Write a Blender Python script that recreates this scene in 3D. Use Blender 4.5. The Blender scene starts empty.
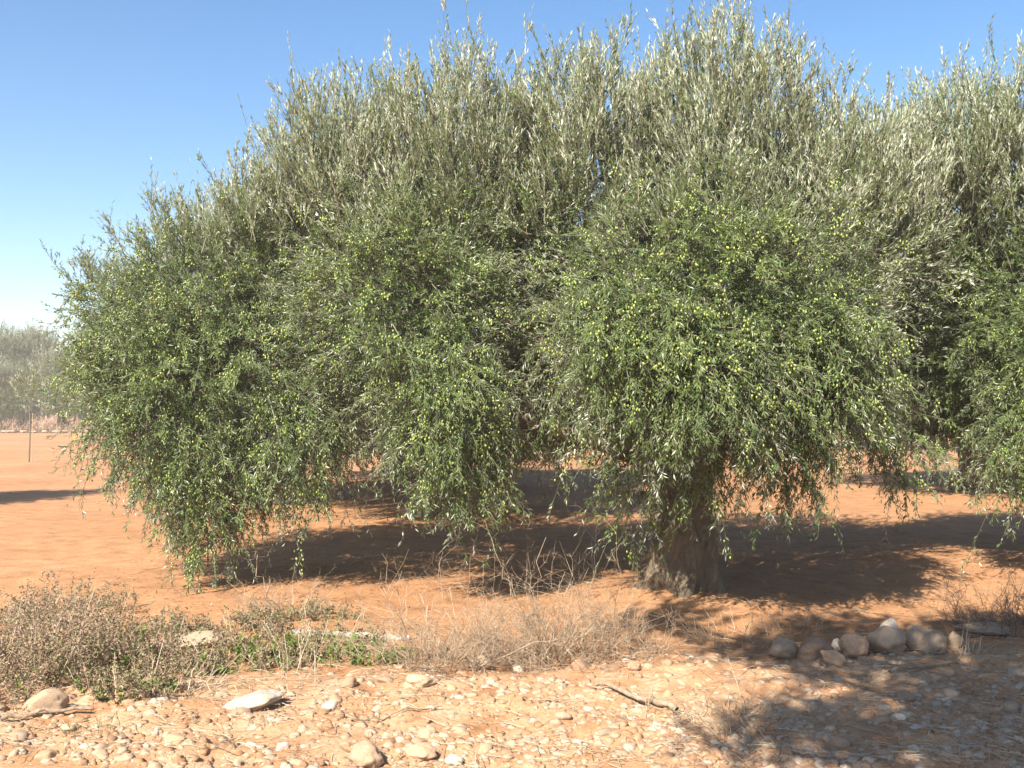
import bpy, bmesh, math, random
import numpy as np
from mathutils import Vector, Euler, noise as mnoise

PI = math.pi
sc = bpy.context.scene
COL = sc.collection
rng = np.random.default_rng(11)
random.seed(5)

# ------------------------------------------------------------------ camera
F = 1005.0
PITCH = math.atan(26 / F)
CAM_H = 1.6
cp, sp = math.cos(PITCH), math.sin(PITCH)


def at(px, py, Y):
    """World point at photo direction (px, py), Y metres ahead."""
    u, v = (px - 512) / F, (384 - py) / F
    dy, dz = cp - v * sp, sp + v * cp
    k = Y / dy
    return np.array([u * k, Y, CAM_H + dz * k])


def on_ground(px, py):
    u, v = (px - 512) / F, (384 - py) / F
    dy, dz = cp - v * sp, sp + v * cp
    k = -CAM_H / dz
    for _ in range(4):
        k = (gz(u * k, dy * k) - CAM_H) / dz
    return float(u * k), float(dy * k)


cam_d = bpy.data.cameras.new("camera")
cam = bpy.data.objects.new("camera", cam_d)
COL.objects.link(cam)
cam.location = (0, 0, CAM_H)
cam.rotation_euler = (PI / 2 + PITCH, 0, 0)
cam_d.sensor_width = 36
cam_d.lens = F * 36 / 1024
cam_d.clip_end = 6000
cam_d.clip_start = 0.05
sc.camera = cam


# ------------------------------------------------------------------ noise / ground height
def _h(ix, iy, s):
    n = (ix.astype(np.int64) * 374761393 + iy.astype(np.int64) * 668265263 + s * 974634777) & 0xFFFFFFFF
    n = ((n ^ (n >> 13)) * 1274126177) & 0xFFFFFFFF
    n = n ^ (n >> 16)
    return (n & 0xFFFF) / 65535.0


def vn(x, y, s=0):
    x = np.asarray(x, float); y = np.asarray(y, float)
    ix, iy = np.floor(x), np.floor(y)
    fx, fy = x - ix, y - iy
    fx = fx * fx * (3 - 2 * fx); fy = fy * fy * (3 - 2 * fy)
    a, b = _h(ix, iy, s), _h(ix + 1, iy, s)
    c, d = _h(ix, iy + 1, s), _h(ix + 1, iy + 1, s)
    return (a * (1 - fx) + b * fx) * (1 - fy) + (c * (1 - fx) + d * fx) * fy - 0.5


def sstep(a, b, x):
    t = np.clip((x - a) / (b - a), 0, 1)
    return t * t * (3 - 2 * t)


def rubble(x, y):
    """1 on the stony verge, 0 on the tilled soil."""
    edge = 6.15 + 0.35 * sstep(0.3, 1.6, x) - 0.35 * sstep(-1.0, -2.4, x) + 0.5 * vn(x * 1.3, y * 1.3, 9)
    return 1 - sstep(edge - 0.35, edge + 0.45, y)


def gz(x, y):
    x = np.asarray(x, float); y = np.asarray(y, float)
    far = np.exp(-(np.maximum(y - 6, 0) / 30) ** 2) * np.exp(-(x / 40) ** 2)
    z = 0.10 * vn(x * 0.35, y * 0.35, 1) + 0.05 * vn(x * 1.1, y * 1.1, 2)
    z = z + (0.024 * vn(x * 4, y * 4, 3) + 0.018 * vn(x * 9, y * 9, 4)) * (0.85 + 0.9 * rubble(x, y))
    z = z + 0.05 * rubble(x, y)
    d2 = (x - 1.42) ** 2 + (y - 8.5) ** 2
    z = z + 0.10 * np.exp(-d2 / 1.1)
    return z * (0.15 + 0.85 * far)


# ------------------------------------------------------------------ materials
def new_mat(name):
    m = bpy.data.materials.new(name)
    m.use_nodes = True
    nt = m.node_tree
    nt.nodes.clear()
    out = nt.nodes.new("ShaderNodeOutputMaterial")
    return m, nt, out


def N(nt, t, **kw):
    n = nt.nodes.new(t)
    for k, v in kw.items():
        if k.startswith("i_"):
            n.inputs[k[2:].replace("_", " ")].default_value = v
        else:
            setattr(n, k, v)
    return n


def ramp(nt, stops, fac=None):
    r = nt.nodes.new("ShaderNodeValToRGB")
    e = r.color_ramp.elements
    while len(e) < len(stops):
        e.new(0.5)
    for el, (p, c) in zip(e, stops):
        el.position = p
        el.color = (*c, 1)
    if fac is not None:
        nt.links.new(fac, r.inputs[0])
    return r


def mixc(nt, a, b, fac, mode="MIX"):
    m = nt.nodes.new("ShaderNodeMix")
    m.data_type = "RGBA"
    m.blend_type = mode
    for sock, v in ((m.inputs[0], fac), (m.inputs[6], a), (m.inputs[7], b)):
        if hasattr(v, "links"):
            nt.links.new(v, sock)
        elif isinstance(v, (int, float)):
            sock.default_value = v
        else:
            sock.default_value = (*v, 1)
    return m.outputs[2]


def leaf_mat(name, up_a, up_b, under, rough=0.42, transl=0.22, tcol=(0.18, 0.24, 0.04)):
    m, nt, out = new_mat(name)
    L = nt.links.new
    at_ = N(nt, "ShaderNodeAttribute", attribute_name="tint")
    top = mixc(nt, up_a, up_b, at_.outputs["Fac"])
    und = mixc(nt, tuple(c * 0.5 for c in under), tuple(c * 1.22 for c in under), at_.outputs["Fac"])
    geo = N(nt, "ShaderNodeNewGeometry")
    c = mixc(nt, top, und, geo.outputs["Backfacing"])
    p = N(nt, "ShaderNodeBsdfPrincipled", i_Roughness=rough)
    L(c, p.inputs["Base Color"])
    t = N(nt, "ShaderNodeBsdfTranslucent")
    t.inputs["Color"].default_value = (*tcol, 1)
    mx = N(nt, "ShaderNodeMixShader")
    mx.inputs[0].default_value = transl
    L(p.outputs[0], mx.inputs[1]); L(t.outputs[0], mx.inputs[2])
    L(mx.outputs[0], out.inputs[0])
    return m


def tint_mat(name, stops, rough=0.85, bump=0.0, bscale=60, soil=0.0):
    """Colour picked along a ramp by a per-face attribute, broken up by noise."""
    m, nt, out = new_mat(name)
    L = nt.links.new
    a = N(nt, "ShaderNodeAttribute", attribute_name="tint")
    r = ramp(nt, stops, a.outputs["Fac"])
    tc = N(nt, "ShaderNodeTexCoord")
    nz = N(nt, "ShaderNodeTexNoise", i_Scale=bscale, i_Detail=5.0)
    L(tc.outputs["Object"], nz.inputs["Vector"])
    k = ramp(nt, [(0.3, (0.72, 0.72, 0.72)), (0.7, (1.1, 1.1, 1.1))], nz.outputs["Fac"])
    c = mixc(nt, r.outputs[0], k.outputs[0], 1.0, "MULTIPLY")
    p = N(nt, "ShaderNodeBsdfPrincipled", i_Roughness=rough)
    L(c, p.inputs["Base Color"])
    if bump:
        b = N(nt, "ShaderNodeBump", i_Strength=bump, i_Distance=0.01)
        L(nz.outputs["Fac"], b.inputs["Height"]); L(b.outputs[0], p.inputs["Normal"])
    L(p.outputs[0], out.inputs[0])
    return m


def stone_mat(name, base, dust, white=0.0, scale=9.0):
    m, nt, out = new_mat(name)
    L = nt.links.new
    tc = N(nt, "ShaderNodeTexCoord")
    oi = N(nt, "ShaderNodeObjectInfo")
    add = N(nt, "ShaderNodeVectorMath", operation="ADD")
    sc_ = N(nt, "ShaderNodeVectorMath", operation="SCALE")
    sc_.inputs["Scale"].default_value = 37.0
    L(oi.outputs["Random"], sc_.inputs[0])
    L(tc.outputs["Object"], add.inputs[0]); L(sc_.outputs[0], add.inputs[1])
    n1 = N(nt, "ShaderNodeTexNoise", i_Scale=scale, i_Detail=6.0, i_Roughness=0.65)
    n2 = N(nt, "ShaderNodeTexNoise", i_Scale=scale * 7, i_Detail=4.0)
    L(add.outputs[0], n1.inputs["Vector"]); L(add.outputs[0], n2.inputs["Vector"])
    f1 = ramp(nt, [(0.38, (0, 0, 0)), (0.64, (1, 1, 1))], n1.outputs["Fac"])
    c = mixc(nt, base, dust, f1.outputs[0])
    k = ramp(nt, [(0.3, (0.7, 0.7, 0.7)), (0.7, (1.15, 1.15, 1.15))], n2.outputs["Fac"])
    c = mixc(nt, c, k.outputs[0], 1.0, "MULTIPLY")
    v = N(nt, "ShaderNodeMapRange")
    v.inputs["To Min"].default_value = 0.75; v.inputs["To Max"].default_value = 1.2
    L(oi.outputs["Random"], v.inputs["Value"])
    hs = N(nt, "ShaderNodeHueSaturation")
    L(c, hs.inputs["Color"]); L(v.outputs[0], hs.inputs["Value"])
    p = N(nt, "ShaderNodeBsdfPrincipled", i_Roughness=0.9)
    L(hs.outputs[0], p.inputs["Base Color"])
    b = N(nt, "ShaderNodeBump", i_Strength=0.35, i_Distance=0.004)
    L(n2.outputs["Fac"], b.inputs["Height"]); L(b.outputs[0], p.inputs["Normal"])
    L(p.outputs[0], out.inputs[0])
    return m


def bark_mat(name, a, b_, c_):
    m, nt, out = new_mat(name)
    L = nt.links.new
    tc = N(nt, "ShaderNodeTexCoord")
    mp = N(nt, "ShaderNodeMapping")
    mp.inputs["Scale"].default_value = (9, 9, 2.6)
    L(tc.outputs["Object"], mp.inputs["Vector"])
    n1 = N(nt, "ShaderNodeTexNoise", i_Scale=1.6, i_Detail=8.0, i_Roughness=0.7, i_Distortion=1.2)
    n2 = N(nt, "ShaderNodeTexVoronoi", i_Scale=2.2)
    L(mp.outputs[0], n1.inputs["Vector"]); L(mp.outputs[0], n2.inputs["Vector"])
    r = ramp(nt, [(0.3, a), (0.52, b_), (0.75, c_)], n1.outputs["Fac"])
    mth = N(nt, "ShaderNodeMath", operation="MULTIPLY")
    L(n1.outputs["Fac"], mth.inputs[0]); L(n2.outputs["Distance"], mth.inputs[1])
    p = N(nt, "ShaderNodeBsdfPrincipled", i_Roughness=0.95)
    L(r.outputs[0], p.inputs["Base Color"])
    b = N(nt, "ShaderNodeBump", i_Strength=0.9, i_Distance=0.04)
    L(mth.outputs[0], b.inputs["Height"]); L(b.outputs[0], p.inputs["Normal"])
    L(p.outputs[0], out.inputs[0])
    return m


def ground_mat():
    m, nt, out = new_mat("red_soil")
    L = nt.links.new
    tc = N(nt, "ShaderNodeTexCoord")
    at_ = N(nt, "ShaderNodeAttribute", attribute_name="verge")
    big = N(nt, "ShaderNodeTexNoise", i_Scale=0.35, i_Detail=4.0)
    mid = N(nt, "ShaderNodeTexNoise", i_Scale=3.5, i_Detail=6.0, i_Roughness=0.65)
    fin = N(nt, "ShaderNodeTexNoise", i_Scale=38, i_Detail=5.0, i_Roughness=0.7)
    for n in (big, mid, fin):
        L(tc.outputs["Object"], n.inputs["Vector"])
    soil = ramp(nt, [(0.3, (0.315, 0.156, 0.070)), (0.55, (0.365, 0.188, 0.089)), (0.75, (0.40, 0.218, 0.108))], big.outputs["Fac"])
    k = ramp(nt, [(0.28, (0.72, 0.68, 0.64)), (0.5, (1, 1, 1)), (0.72, (1.14, 1.16, 1.2))], mid.outputs["Fac"])
    c = mixc(nt, soil.outputs[0], k.outputs[0], 1.0, "MULTIPLY")
    # stony verge: paler, chalky dust between the stones
    vr = ramp(nt, [(0.34, (0.34, 0.165, 0.075)), (0.5, (0.41, 0.235, 0.125)), (0.68, (0.46, 0.32, 0.20))], mid.outputs["Fac"])
    c = mixc(nt, c, vr.outputs[0], at_.outputs["Fac"])
    k2 = ramp(nt, [(0.3, (0.70, 0.68, 0.66)), (0.55, (1.04, 1.04, 1.04))], fin.outputs["Fac"])
    c = mixc(nt, c, k2.outputs[0], 1.0, "MULTIPLY")
    # small pale chips
    vo = N(nt, "ShaderNodeTexVoronoi", i_Scale=55.0)
    L(tc.outputs["Object"], vo.inputs["Vector"])
    chip = ramp(nt, [(0.16, (1, 1, 1)), (0.24, (0, 0, 0))], vo.outputs["Distance"])
    rndc = N(nt, "ShaderNodeSeparateColor")
    L(vo.outputs["Color"], rndc.inputs[0])
    thr = N(nt, "ShaderNodeMath", operation="GREATER_THAN"); thr.inputs[1].default_value = 0.62
    L(rndc.outputs[0], thr.inputs[0])
    m1 = N(nt, "ShaderNodeMath", operation="MULTIPLY"); L(chip.outputs[0], m1.inputs[0]); L(thr.outputs[0], m1.inputs[1])
    m2 = N(nt, "ShaderNodeMath", operation="MULTIPLY"); L(m1.outputs[0], m2.inputs[0])
    mr = N(nt, "ShaderNodeMapRange"); mr.inputs["To Min"].default_value = 0.12; mr.inputs["To Max"].default_value = 0.8
    L(at_.outputs["Fac"], mr.inputs["Value"]); L(mr.outputs[0], m2.inputs[1])
    c = mixc(nt, c, (0.45, 0.33, 0.22), m2.outputs[0])
    p = N(nt, "ShaderNodeBsdfPrincipled", i_Roughness=0.95)
    p.inputs["Specular IOR Level"].default_value = 0.2
    L(c, p.inputs["Base Color"])
    s = N(nt, "ShaderNodeMath", operation="ADD"); L(fin.outputs["Fac"], s.inputs[0]); L(m2.outputs[0], s.inputs[1])
    b = N(nt, "ShaderNodeBump", i_Strength=0.7, i_Distance=0.02)
    L(s.outputs[0], b.inputs["Height"]); L(b.outputs[0], p.inputs["Normal"])
    L(p.outputs[0], out.inputs[0])
    return m


M_GROUND = ground_mat()
M_LEAF = leaf_mat("olive_leaf", (0.062, 0.100, 0.026), (0.140, 0.185, 0.052), (0.48, 0.50, 0.385), transl=0.16, tcol=(0.16, 0.23, 0.035))
M_LEAF_B = leaf_mat("olive_leaf_grey", (0.060, 0.092, 0.028), (0.128, 0.162, 0.052), (0.46, 0.48, 0.36), transl=0.16, tcol=(0.16, 0.22, 0.04))
M_TWIG = tint_mat("olive_twig", [(0, (0.085, 0.085, 0.045)), (1, (0.19, 0.18, 0.11))])
M_BARK = bark_mat("olive_bark", (0.05, 0.036, 0.024), (0.13, 0.095, 0.060), (0.23, 0.18, 0.12))
M_OLIVE = tint_mat("green_olive", [(0, (0.13, 0.20, 0.04)), (1, (0.33, 0.38, 0.09))], rough=0.35, bscale=8)
M_STRAW = tint_mat("dry_straw", [(0, (0.216, 0.151, 0.094)), (0.5, (0.360, 0.281, 0.180)), (1, (0.475, 0.403, 0.288))])
M_GREYTWIG = tint_mat("dry_grey_twig", [(0, (0.168, 0.114, 0.071)), (0.5, (0.279, 0.202, 0.131)), (1, (0.405, 0.311, 0.208))])
M_BROWN = tint_mat("dry_brown_leaf", [(0, (0.144, 0.079, 0.054)), (0.4, (0.259, 0.158, 0.115)), (0.75, (0.346, 0.245, 0.173)), (1, (0.288, 0.259, 0.122))])
M_WEEDSTEM = tint_mat("weed_stem", [(0, (0.15, 0.085, 0.05)), (0.6, (0.30, 0.20, 0.12)), (1, (0.46, 0.36, 0.23))])
M_SHADE_TWIG = tint_mat("shade_toned_twig", [(0, (0.07, 0.055, 0.04)), (1, (0.2, 0.15, 0.11))])  # shade on the right brush heap is put into these darker twig colours
M_GREEN = leaf_mat("weed_leaf", (0.11, 0.19, 0.03), (0.24, 0.31, 0.07), (0.20, 0.26, 0.08), rough=0.5, transl=0.3, tcol=(0.25, 0.32, 0.05))
M_DULL = leaf_mat("dull_weed_leaf", (0.12, 0.13, 0.045), (0.24, 0.21, 0.09), (0.2, 0.19, 0.1), rough=0.7, transl=0.2)
M_GRAVEL = tint_mat("gravel_stone", [(0, (0.274, 0.144, 0.068)), (0.45, (0.324, 0.194, 0.108)), (0.8, (0.367, 0.266, 0.180)), (1, (0.40, 0.33, 0.25))], bump=0.4)
M_ST = {
    "pale": stone_mat("pale_stone", (0.390, 0.300, 0.211), (0.351, 0.203, 0.105)),
    "orange": stone_mat("orange_stone", (0.343, 0.195, 0.105), (0.374, 0.257, 0.164)),
    "grey": stone_mat("grey_stone", (0.27, 0.205, 0.145), (0.35, 0.24, 0.15)),
    "white": stone_mat("white_stone", (0.54, 0.49, 0.42), (0.36, 0.25, 0.16)),
    "rust": stone_mat("rusty_stone", (0.335, 0.172, 0.094), (0.390, 0.281, 0.187)),
}
M_LOG = bark_mat("weathered_log", (0.216, 0.187, 0.151), (0.331, 0.295, 0.245), (0.418, 0.382, 0.331))
M_STICK = bark_mat("dead_stick", (0.173, 0.115, 0.072), (0.288, 0.216, 0.144), (0.374, 0.302, 0.216))


# ------------------------------------------------------------------ mesh building
class Buf:
    """Collects numpy geometry (tris / quads) and links it as ONE mesh."""

    def __init__(self):
        self.V, self.P, self.n = [], [], 0      # P: (faces, mat index, tint per face, smooth)

    def add(self, V, Fc, mat=0, tint=None, smooth=False):
        V = np.asarray(V, np.float32).reshape(-1, 3)
        Fc = np.asarray(Fc, np.int32)
        if tint is None:
            tint = rng.random(len(Fc))
        self.V.append(V)
        self.P.append((Fc + self.n, mat, np.broadcast_to(np.asarray(tint, np.float32), (len(Fc),)), smooth))
        self.n += len(V)

    def mesh(self, name, mats):
        me = bpy.data.meshes.new(name)
        V = np.concatenate(self.V)
        me.vertices.add(len(V))
        me.vertices.foreach_set("co", V.ravel())
        loops = np.concatenate([p[0].ravel() for p in self.P])
        sizes = np.concatenate([np.full(len(p[0]), p[0].shape[1], np.int32) for p in self.P])
        starts = np.concatenate([[0], np.cumsum(sizes)[:-1]]).astype(np.int32)
        me.loops.add(len(loops))
        me.loops.foreach_set("vertex_index", loops.astype(np.int32))
        me.polygons.add(len(sizes))
        me.polygons.foreach_set("loop_start", starts)
        me.polygons.foreach_set("material_index", np.concatenate([np.full(len(p[0]), p[1], np.int32) for p in self.P]))
        me.polygons.foreach_set("use_smooth", np.concatenate([np.full(len(p[0]), p[3], bool) for p in self.P]))
        a = me.attributes.new("tint", "FLOAT", "FACE")
        a.data.foreach_set("value", np.concatenate([p[2] for p in self.P]).astype(np.float32))
        for m in mats:
            me.materials.append(m)
        me.update(calc_edges=True)
        return me


def link(name, me, parent=None, loc=(0, 0, 0), rot=(0, 0, 0)):
    o = bpy.data.objects.new(name, me)
    COL.objects.link(o)
    o.location = loc
    o.rotation_euler = rot
    if parent:
        o.parent = parent
    return o


def thing(name, label, cat, loc=(0, 0, 0), rotz=0, group=None, me=None):
    o = link(name, me, None, loc, (0, 0, rotz))
    o["label"] = label
    o["category"] = cat
    if group:
        o["group"] = group
    return o


def nrm(v):
    return v / np.maximum(np.linalg.norm(v, axis=-1, keepdims=True), 1e-9)


def rvec(*shape):
    return nrm(rng.normal(size=(*shape, 3)))


def tubes(P, R, sides=3, cap=False):
    """P (n,k,3) polylines, R (n,k) radii -> verts, quads."""
    P = np.asarray(P, float); R = np.asarray(R, float)
    n, k, _ = P.shape
    T = np.empty_like(P)
    T[:, 1:-1] = P[:, 2:] - P[:, :-2]
    T[:, 0] = P[:, 1] - P[:, 0]
    T[:, -1] = P[:, -1] - P[:, -2]
    T = nrm(T)
    ref = np.where(np.abs(T[:, :1, 2:3]) > 0.8, np.array([1.0, 0, 0]), np.array([0, 0, 1.0]))
    A = nrm(np.cross(T, np.broadcast_to(ref, T.shape)))
    B = np.cross(T, A)
    th = np.arange(sides) * 2 * PI / sides
    V = P[:, :, None] + R[:, :, None, None] * (A[:, :, None] * np.cos(th)[:, None] + B[:, :, None] * np.sin(th)[:, None])
    idx = np.arange(n * k * sides).reshape(n, k, sides)
    a, b = idx[:, :-1], idx[:, 1:]
    q = np.stack([a, np.roll(a, -1, 2), np.roll(b, -1, 2), b], -1).reshape(-1, 4)
    return V.reshape(-1, 3), q


def leaves(P, D, Nn, L, W, fold=0.18, mid=0.45):
    """Folded lance-shaped leaves, upper side along Nn."""
    D = nrm(D)
    S = nrm(np.cross(D, Nn))
    Nn = np.cross(S, D)
    L = L[:, None]; W = W[:, None]
    m = P + D * L * mid + Nn * W * fold
    V = np.stack([P, m + S * W * 0.5, P + D * L - Nn * W * 0.25, m - S * W * 0.5], 1)
    i = np.arange(len(P))[:, None] * 4
    f = np.concatenate([i + [0, 1, 2], i + [0, 2, 3]], 1).reshape(-1, 3)
    return V.reshape(-1, 3), f


# ------------------------------------------------------------------ olive crown
def crown(lobes, n_branch, leaf=(0.051, 0.0118), side=4, per_side=9, main_leaves=18, blen=(0.17, 0.42), back=0.3, trim=True,
          upright=(2.3, 3.6), seed=1, spire=1.0, view=True, fruit_z=(0.5, 3.4), n_fruit_br=0):
    """lobes: list of (cx,cy,cz, rx,ry,rz, weight, droop 0..1).  Returns Buf and olive positions."""
    global rng
    rng = np.random.default_rng(seed)
    lb = np.array([l[:8] for l in lobes], float)
    area = (lb[:, 3] * lb[:, 4] + lb[:, 3] * lb[:, 5] + lb[:, 4] * lb[:, 5]) * lb[:, 6]
    cnt = rng.choice(len(lb), size=int(n_branch * 1.9), p=area / area.sum())
    C, Rr, dr = lb[cnt, :3], lb[cnt, 3:6], lb[cnt, 7]
    d = rvec(len(cnt))
    rad = np.where(rng.random(len(cnt)) < 0.68, rng.uniform(0.70, 0.95, len(cnt)), rng.uniform(0.25, 0.66, len(cnt)))
    # lumpy surface: hills and hollows over each lobe
    lump = 1 + 0.26 * np.sin(d[:, 0] * 6 + cnt * 1.7) * np.sin(d[:, 2] * 8 + cnt) + 0.10 * np.sin(d[:, 1] * 13 + d[:, 2] * 9 + cnt * 2.3)
    P = C + d * Rr * (rad * lump)[:, None]
    nor = nrm(d / Rr)
    keep = np.ones(len(P), bool)
    if trim:
        for j in range(len(lb)):
            q = np.linalg.norm((P - lb[j, :3]) / lb[j, 3:6], axis=1)
            keep &= ~((q < 0.38) & (cnt != j))
    if view:
        keep &= ~((nor[:, 1] > 0.35) & (rng.random(len(P)) < back))
    keep &= P[:, 2] > 0.25
    P, nor, dr, rad = P[keep][:n_branch], nor[keep][:n_branch], dr[keep][:n_branch], rad[keep][:n_branch]
    n = len(P)
    up = sstep(upright[0], upright[1], P[:, 2]) * (1 - dr)        # 1 = upright shoots, 0 = weeping
    dn = np.maximum(1 - sstep(upright[0] - 1.3, upright[0] + 0.4, P[:, 2]), dr)
    Z = np.array([0, 0, 1.0])
    D = nrm(nor * (0.85 - 0.45 * up)[:, None] + rvec(n) * (0.60 + 0.10 * up)[:, None]
            + Z * (1.25 * up + 0.15 - 0.35 * dn)[:, None])
    Ln = rng.uniform(*blen, n) * (1 + 0.15 * up) * np.where(rng.random(n) < 0.06 * spire, rng.uniform(1.3, 2.1, n), 1.0)
    bend = Z[None] * (np.where(up > 0.4, 0.10, -0.12) - 0.42 * dn)[:, None] + rvec(n) * 0.09
    ts = np.linspace(0, 1, 5)
    PL = P[:, None] + D[:, None] * (Ln[:, None] * ts)[..., None] + (bend * Ln[:, None])[:, None] * (ts ** 2)[None, :, None]

    def pos(t, i):
        return P[i] + D[i] * (Ln[i] * t)[:, None] + bend[i] * (Ln[i] * t * t)[:, None]

    def tan(t, i):
        return nrm(D[i] + 2 * bend[i] * t[:, None])

    buf = Buf()
    V, q = tubes(PL, np.linspace(0.0034, 0.0011, 5)[None] * np.ones((n, 1)) * rng.uniform(0.7, 1.4, (n, 1)))
    buf.add(V, q, 1)
    # side twigs
    i2 = np.repeat(np.arange(n), side)
    t2 = rng.uniform(0.15, 0.97, len(i2))
    P2, T2 = pos(t2, i2), tan(t2, i2)
    perp = nrm(np.cross(T2, rvec(len(i2))))
    w = up[i2]
    D2 = nrm(T2 * (0.75 + 0.35 * w)[:, None] + perp * (0.8 - 0.25 * w)[:, None] + Z * (0.35 * w - 0.25 * dn[i2])[:, None])
    L2 = rng.uniform(0.10, 0.27, len(i2)) * (1.05 - 0.35 * t2)
    b2 = Z[None] * (0.10 * w - 0.30 * dn[i2])[:, None]
    ts2 = np.linspace(0, 1, 3)
    PL2 = P2[:, None] + D2[:, None] * (L2[:, None] * ts2)[..., None] + (b2 * L2[:, None])[:, None] * (ts2 ** 2)[None, :, None]
    V, q = tubes(PL2, np.array([0.0024, 0.0017, 0.0009])[None] * np.ones((len(i2), 1)))
    buf.add(V, q, 1)

    def put(Pb, T, wv, dv, cl, no):
        m = len(Pb)
        r = nrm(np.cross(T, rvec(m)))
        a = rng.uniform(0.45, 1.05, m) - 0.38 * wv
        Dl = T * np.cos(a)[:, None] + r * np.sin(a)[:, None]
        ax = T * np.sin(a)[:, None] - r * np.cos(a)[:, None]      # upper side faces the stem
        Nl = ax * (0.25 + 0.75 * wv)[:, None] + (Z * 0.6 + no * 0.75) * (1 - wv)[:, None] + rvec(m) * (0.5 - 0.15 * wv)[:, None]
        Dl = nrm(Dl + Z * (-0.22 * dv)[:, None])
        Lf = rng.uniform(0.68, 1.2, m) * leaf[0]
        Wf = rng.uniform(0.75, 1.2, m) * leaf[1]
        V, f = leaves(Pb, Dl, Nl, Lf, Wf)
        tint = np.clip(0.8 * cl - 0.08 + 0.42 * wv + rng.normal(0, 0.2, m), 0, 1)   # young upright shoots are the palest
        buf.add(V, f, 0, np.repeat(tint, 2))

    cl = rng.random(n)                                           # each branchlet has its own shade of green
    i3 = np.repeat(np.arange(len(i2)), per_side)
    s3 = rng.uniform(0.06, 1.0, len(i3))
    T3 = nrm(D2[i3] + 2 * b2[i3] * s3[:, None])
    put(P2[i3] + D2[i3] * (L2[i3] * s3)[:, None] + b2[i3] * (L2[i3] * s3 * s3)[:, None], T3, w[i3], dn[i2[i3]], cl[i2[i3]], nor[i2[i3]])
    i4 = np.repeat(np.arange(n), main_leaves)
    t4 = rng.uniform(0.25, 1.0, len(i4))
    put(pos(t4, i4), tan(t4, i4), up[i4], dn[i4], cl[i4], nor[i4])
    # olives hang from outer branchlets of the lower crown
    fr = np.zeros((0, 3))
    if n_fruit_br:
        ok = np.where((rad > 0.7) & (P[:, 2] > fruit_z[0]) & (P[:, 2] < fruit_z[1]) & (nor[:, 1] < 0.2))[0]
        pr = 1.0 - 0.85 * sstep(fruit_z[1] - 1.0, fruit_z[1], P[ok, 2])
        ok = ok[rng.random(len(ok)) < pr]
        ok = rng.permutation(ok)[:n_fruit_br]
        i5 = np.repeat(ok, rng.integers(4, 15, len(ok)))
        t5 = np.clip(rng.uniform(0.3, 0.9, len(P))[i5] + rng.normal(0, 0.09, len(i5)), 0.1, 1)
        fr = pos(t5, i5) + rng.normal(0, 0.024, (len(i5), 3)) + [0, -0.015, -0.025]
    return buf, fr


def ico(sub, seed=None):
    bm = bmesh.new()
    bmesh.ops.create_icosphere(bm, subdivisions=sub, radius=1.0)
    V = np.array([v.co[:] for v in bm.verts]); Fc = np.array([[v.index for v in f.verts] for f in bm.faces])
    bm.free()
    return V, Fc


def gnarled_trunk(pts, radii, sides=36, seg=46, amp=0.16, flare=0.5, seed=0.0, ribs=5, cap=True):
    """One continuous trunk with ridges, hollows and root flares."""
    pts = np.array(pts, float); radii = np.array(radii, float)
    u = np.linspace(0, 1, len(pts)); t = np.linspace(0, 1, seg)
    from_pts = np.stack([np.interp(t, u, pts[:, i]) for i in range(3)], 1)
    for _ in range(4):
        from_pts[1:-1] = (from_pts[:-2] + 2 * from_pts[1:-1] + from_pts[2:]) / 4
    R = np.interp(t, u, radii)
    V = []
    for k in range(seg):
        z = from_pts[k]
        for s in range(sides):
            th = 2 * PI * s / sides
            c, sn = math.cos(th), math.sin(th)
            rid = math.sin(ribs * th + 2.2 * math.sin(t[k] * 4 + seed) + seed) * 0.5 + 0.5
            nz = mnoise.noise(Vector((c * 1.6 + seed, sn * 1.6, t[k] * 5))) + 0.5 * mnoise.noise(Vector((c * 4 + seed, sn * 4, t[k] * 12)))
            fl = flare * math.exp(-t[k] * 7) * rid
            r = R[k] * (1 + amp * (nz + 0.8 * (rid - 0.5)) + fl)
            V.append((z[0] + c * r, z[1] + sn * r, z[2] + 0.02 * nz))
    idx = np.arange(seg * sides).reshape(seg, sides)
    a, b = idx[:-1], idx[1:]
    q = np.stack([a, np.roll(a, -1, 1), np.roll(b, -1, 1), b], -1).reshape(-1, 4)
    V = np.array(V)
    buf = Buf()
    buf.add(V, q, 0, 0.5, True)
    if cap:
        buf.add(np.concatenate([V[idx[-1]], [V[idx[-1]].mean(0) + [0, 0, R[-1] * 0.4]]]),
                [[i, (i + 1) % sides, sides] for i in range(sides)], 0, 0.5, True)
    return buf


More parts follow.
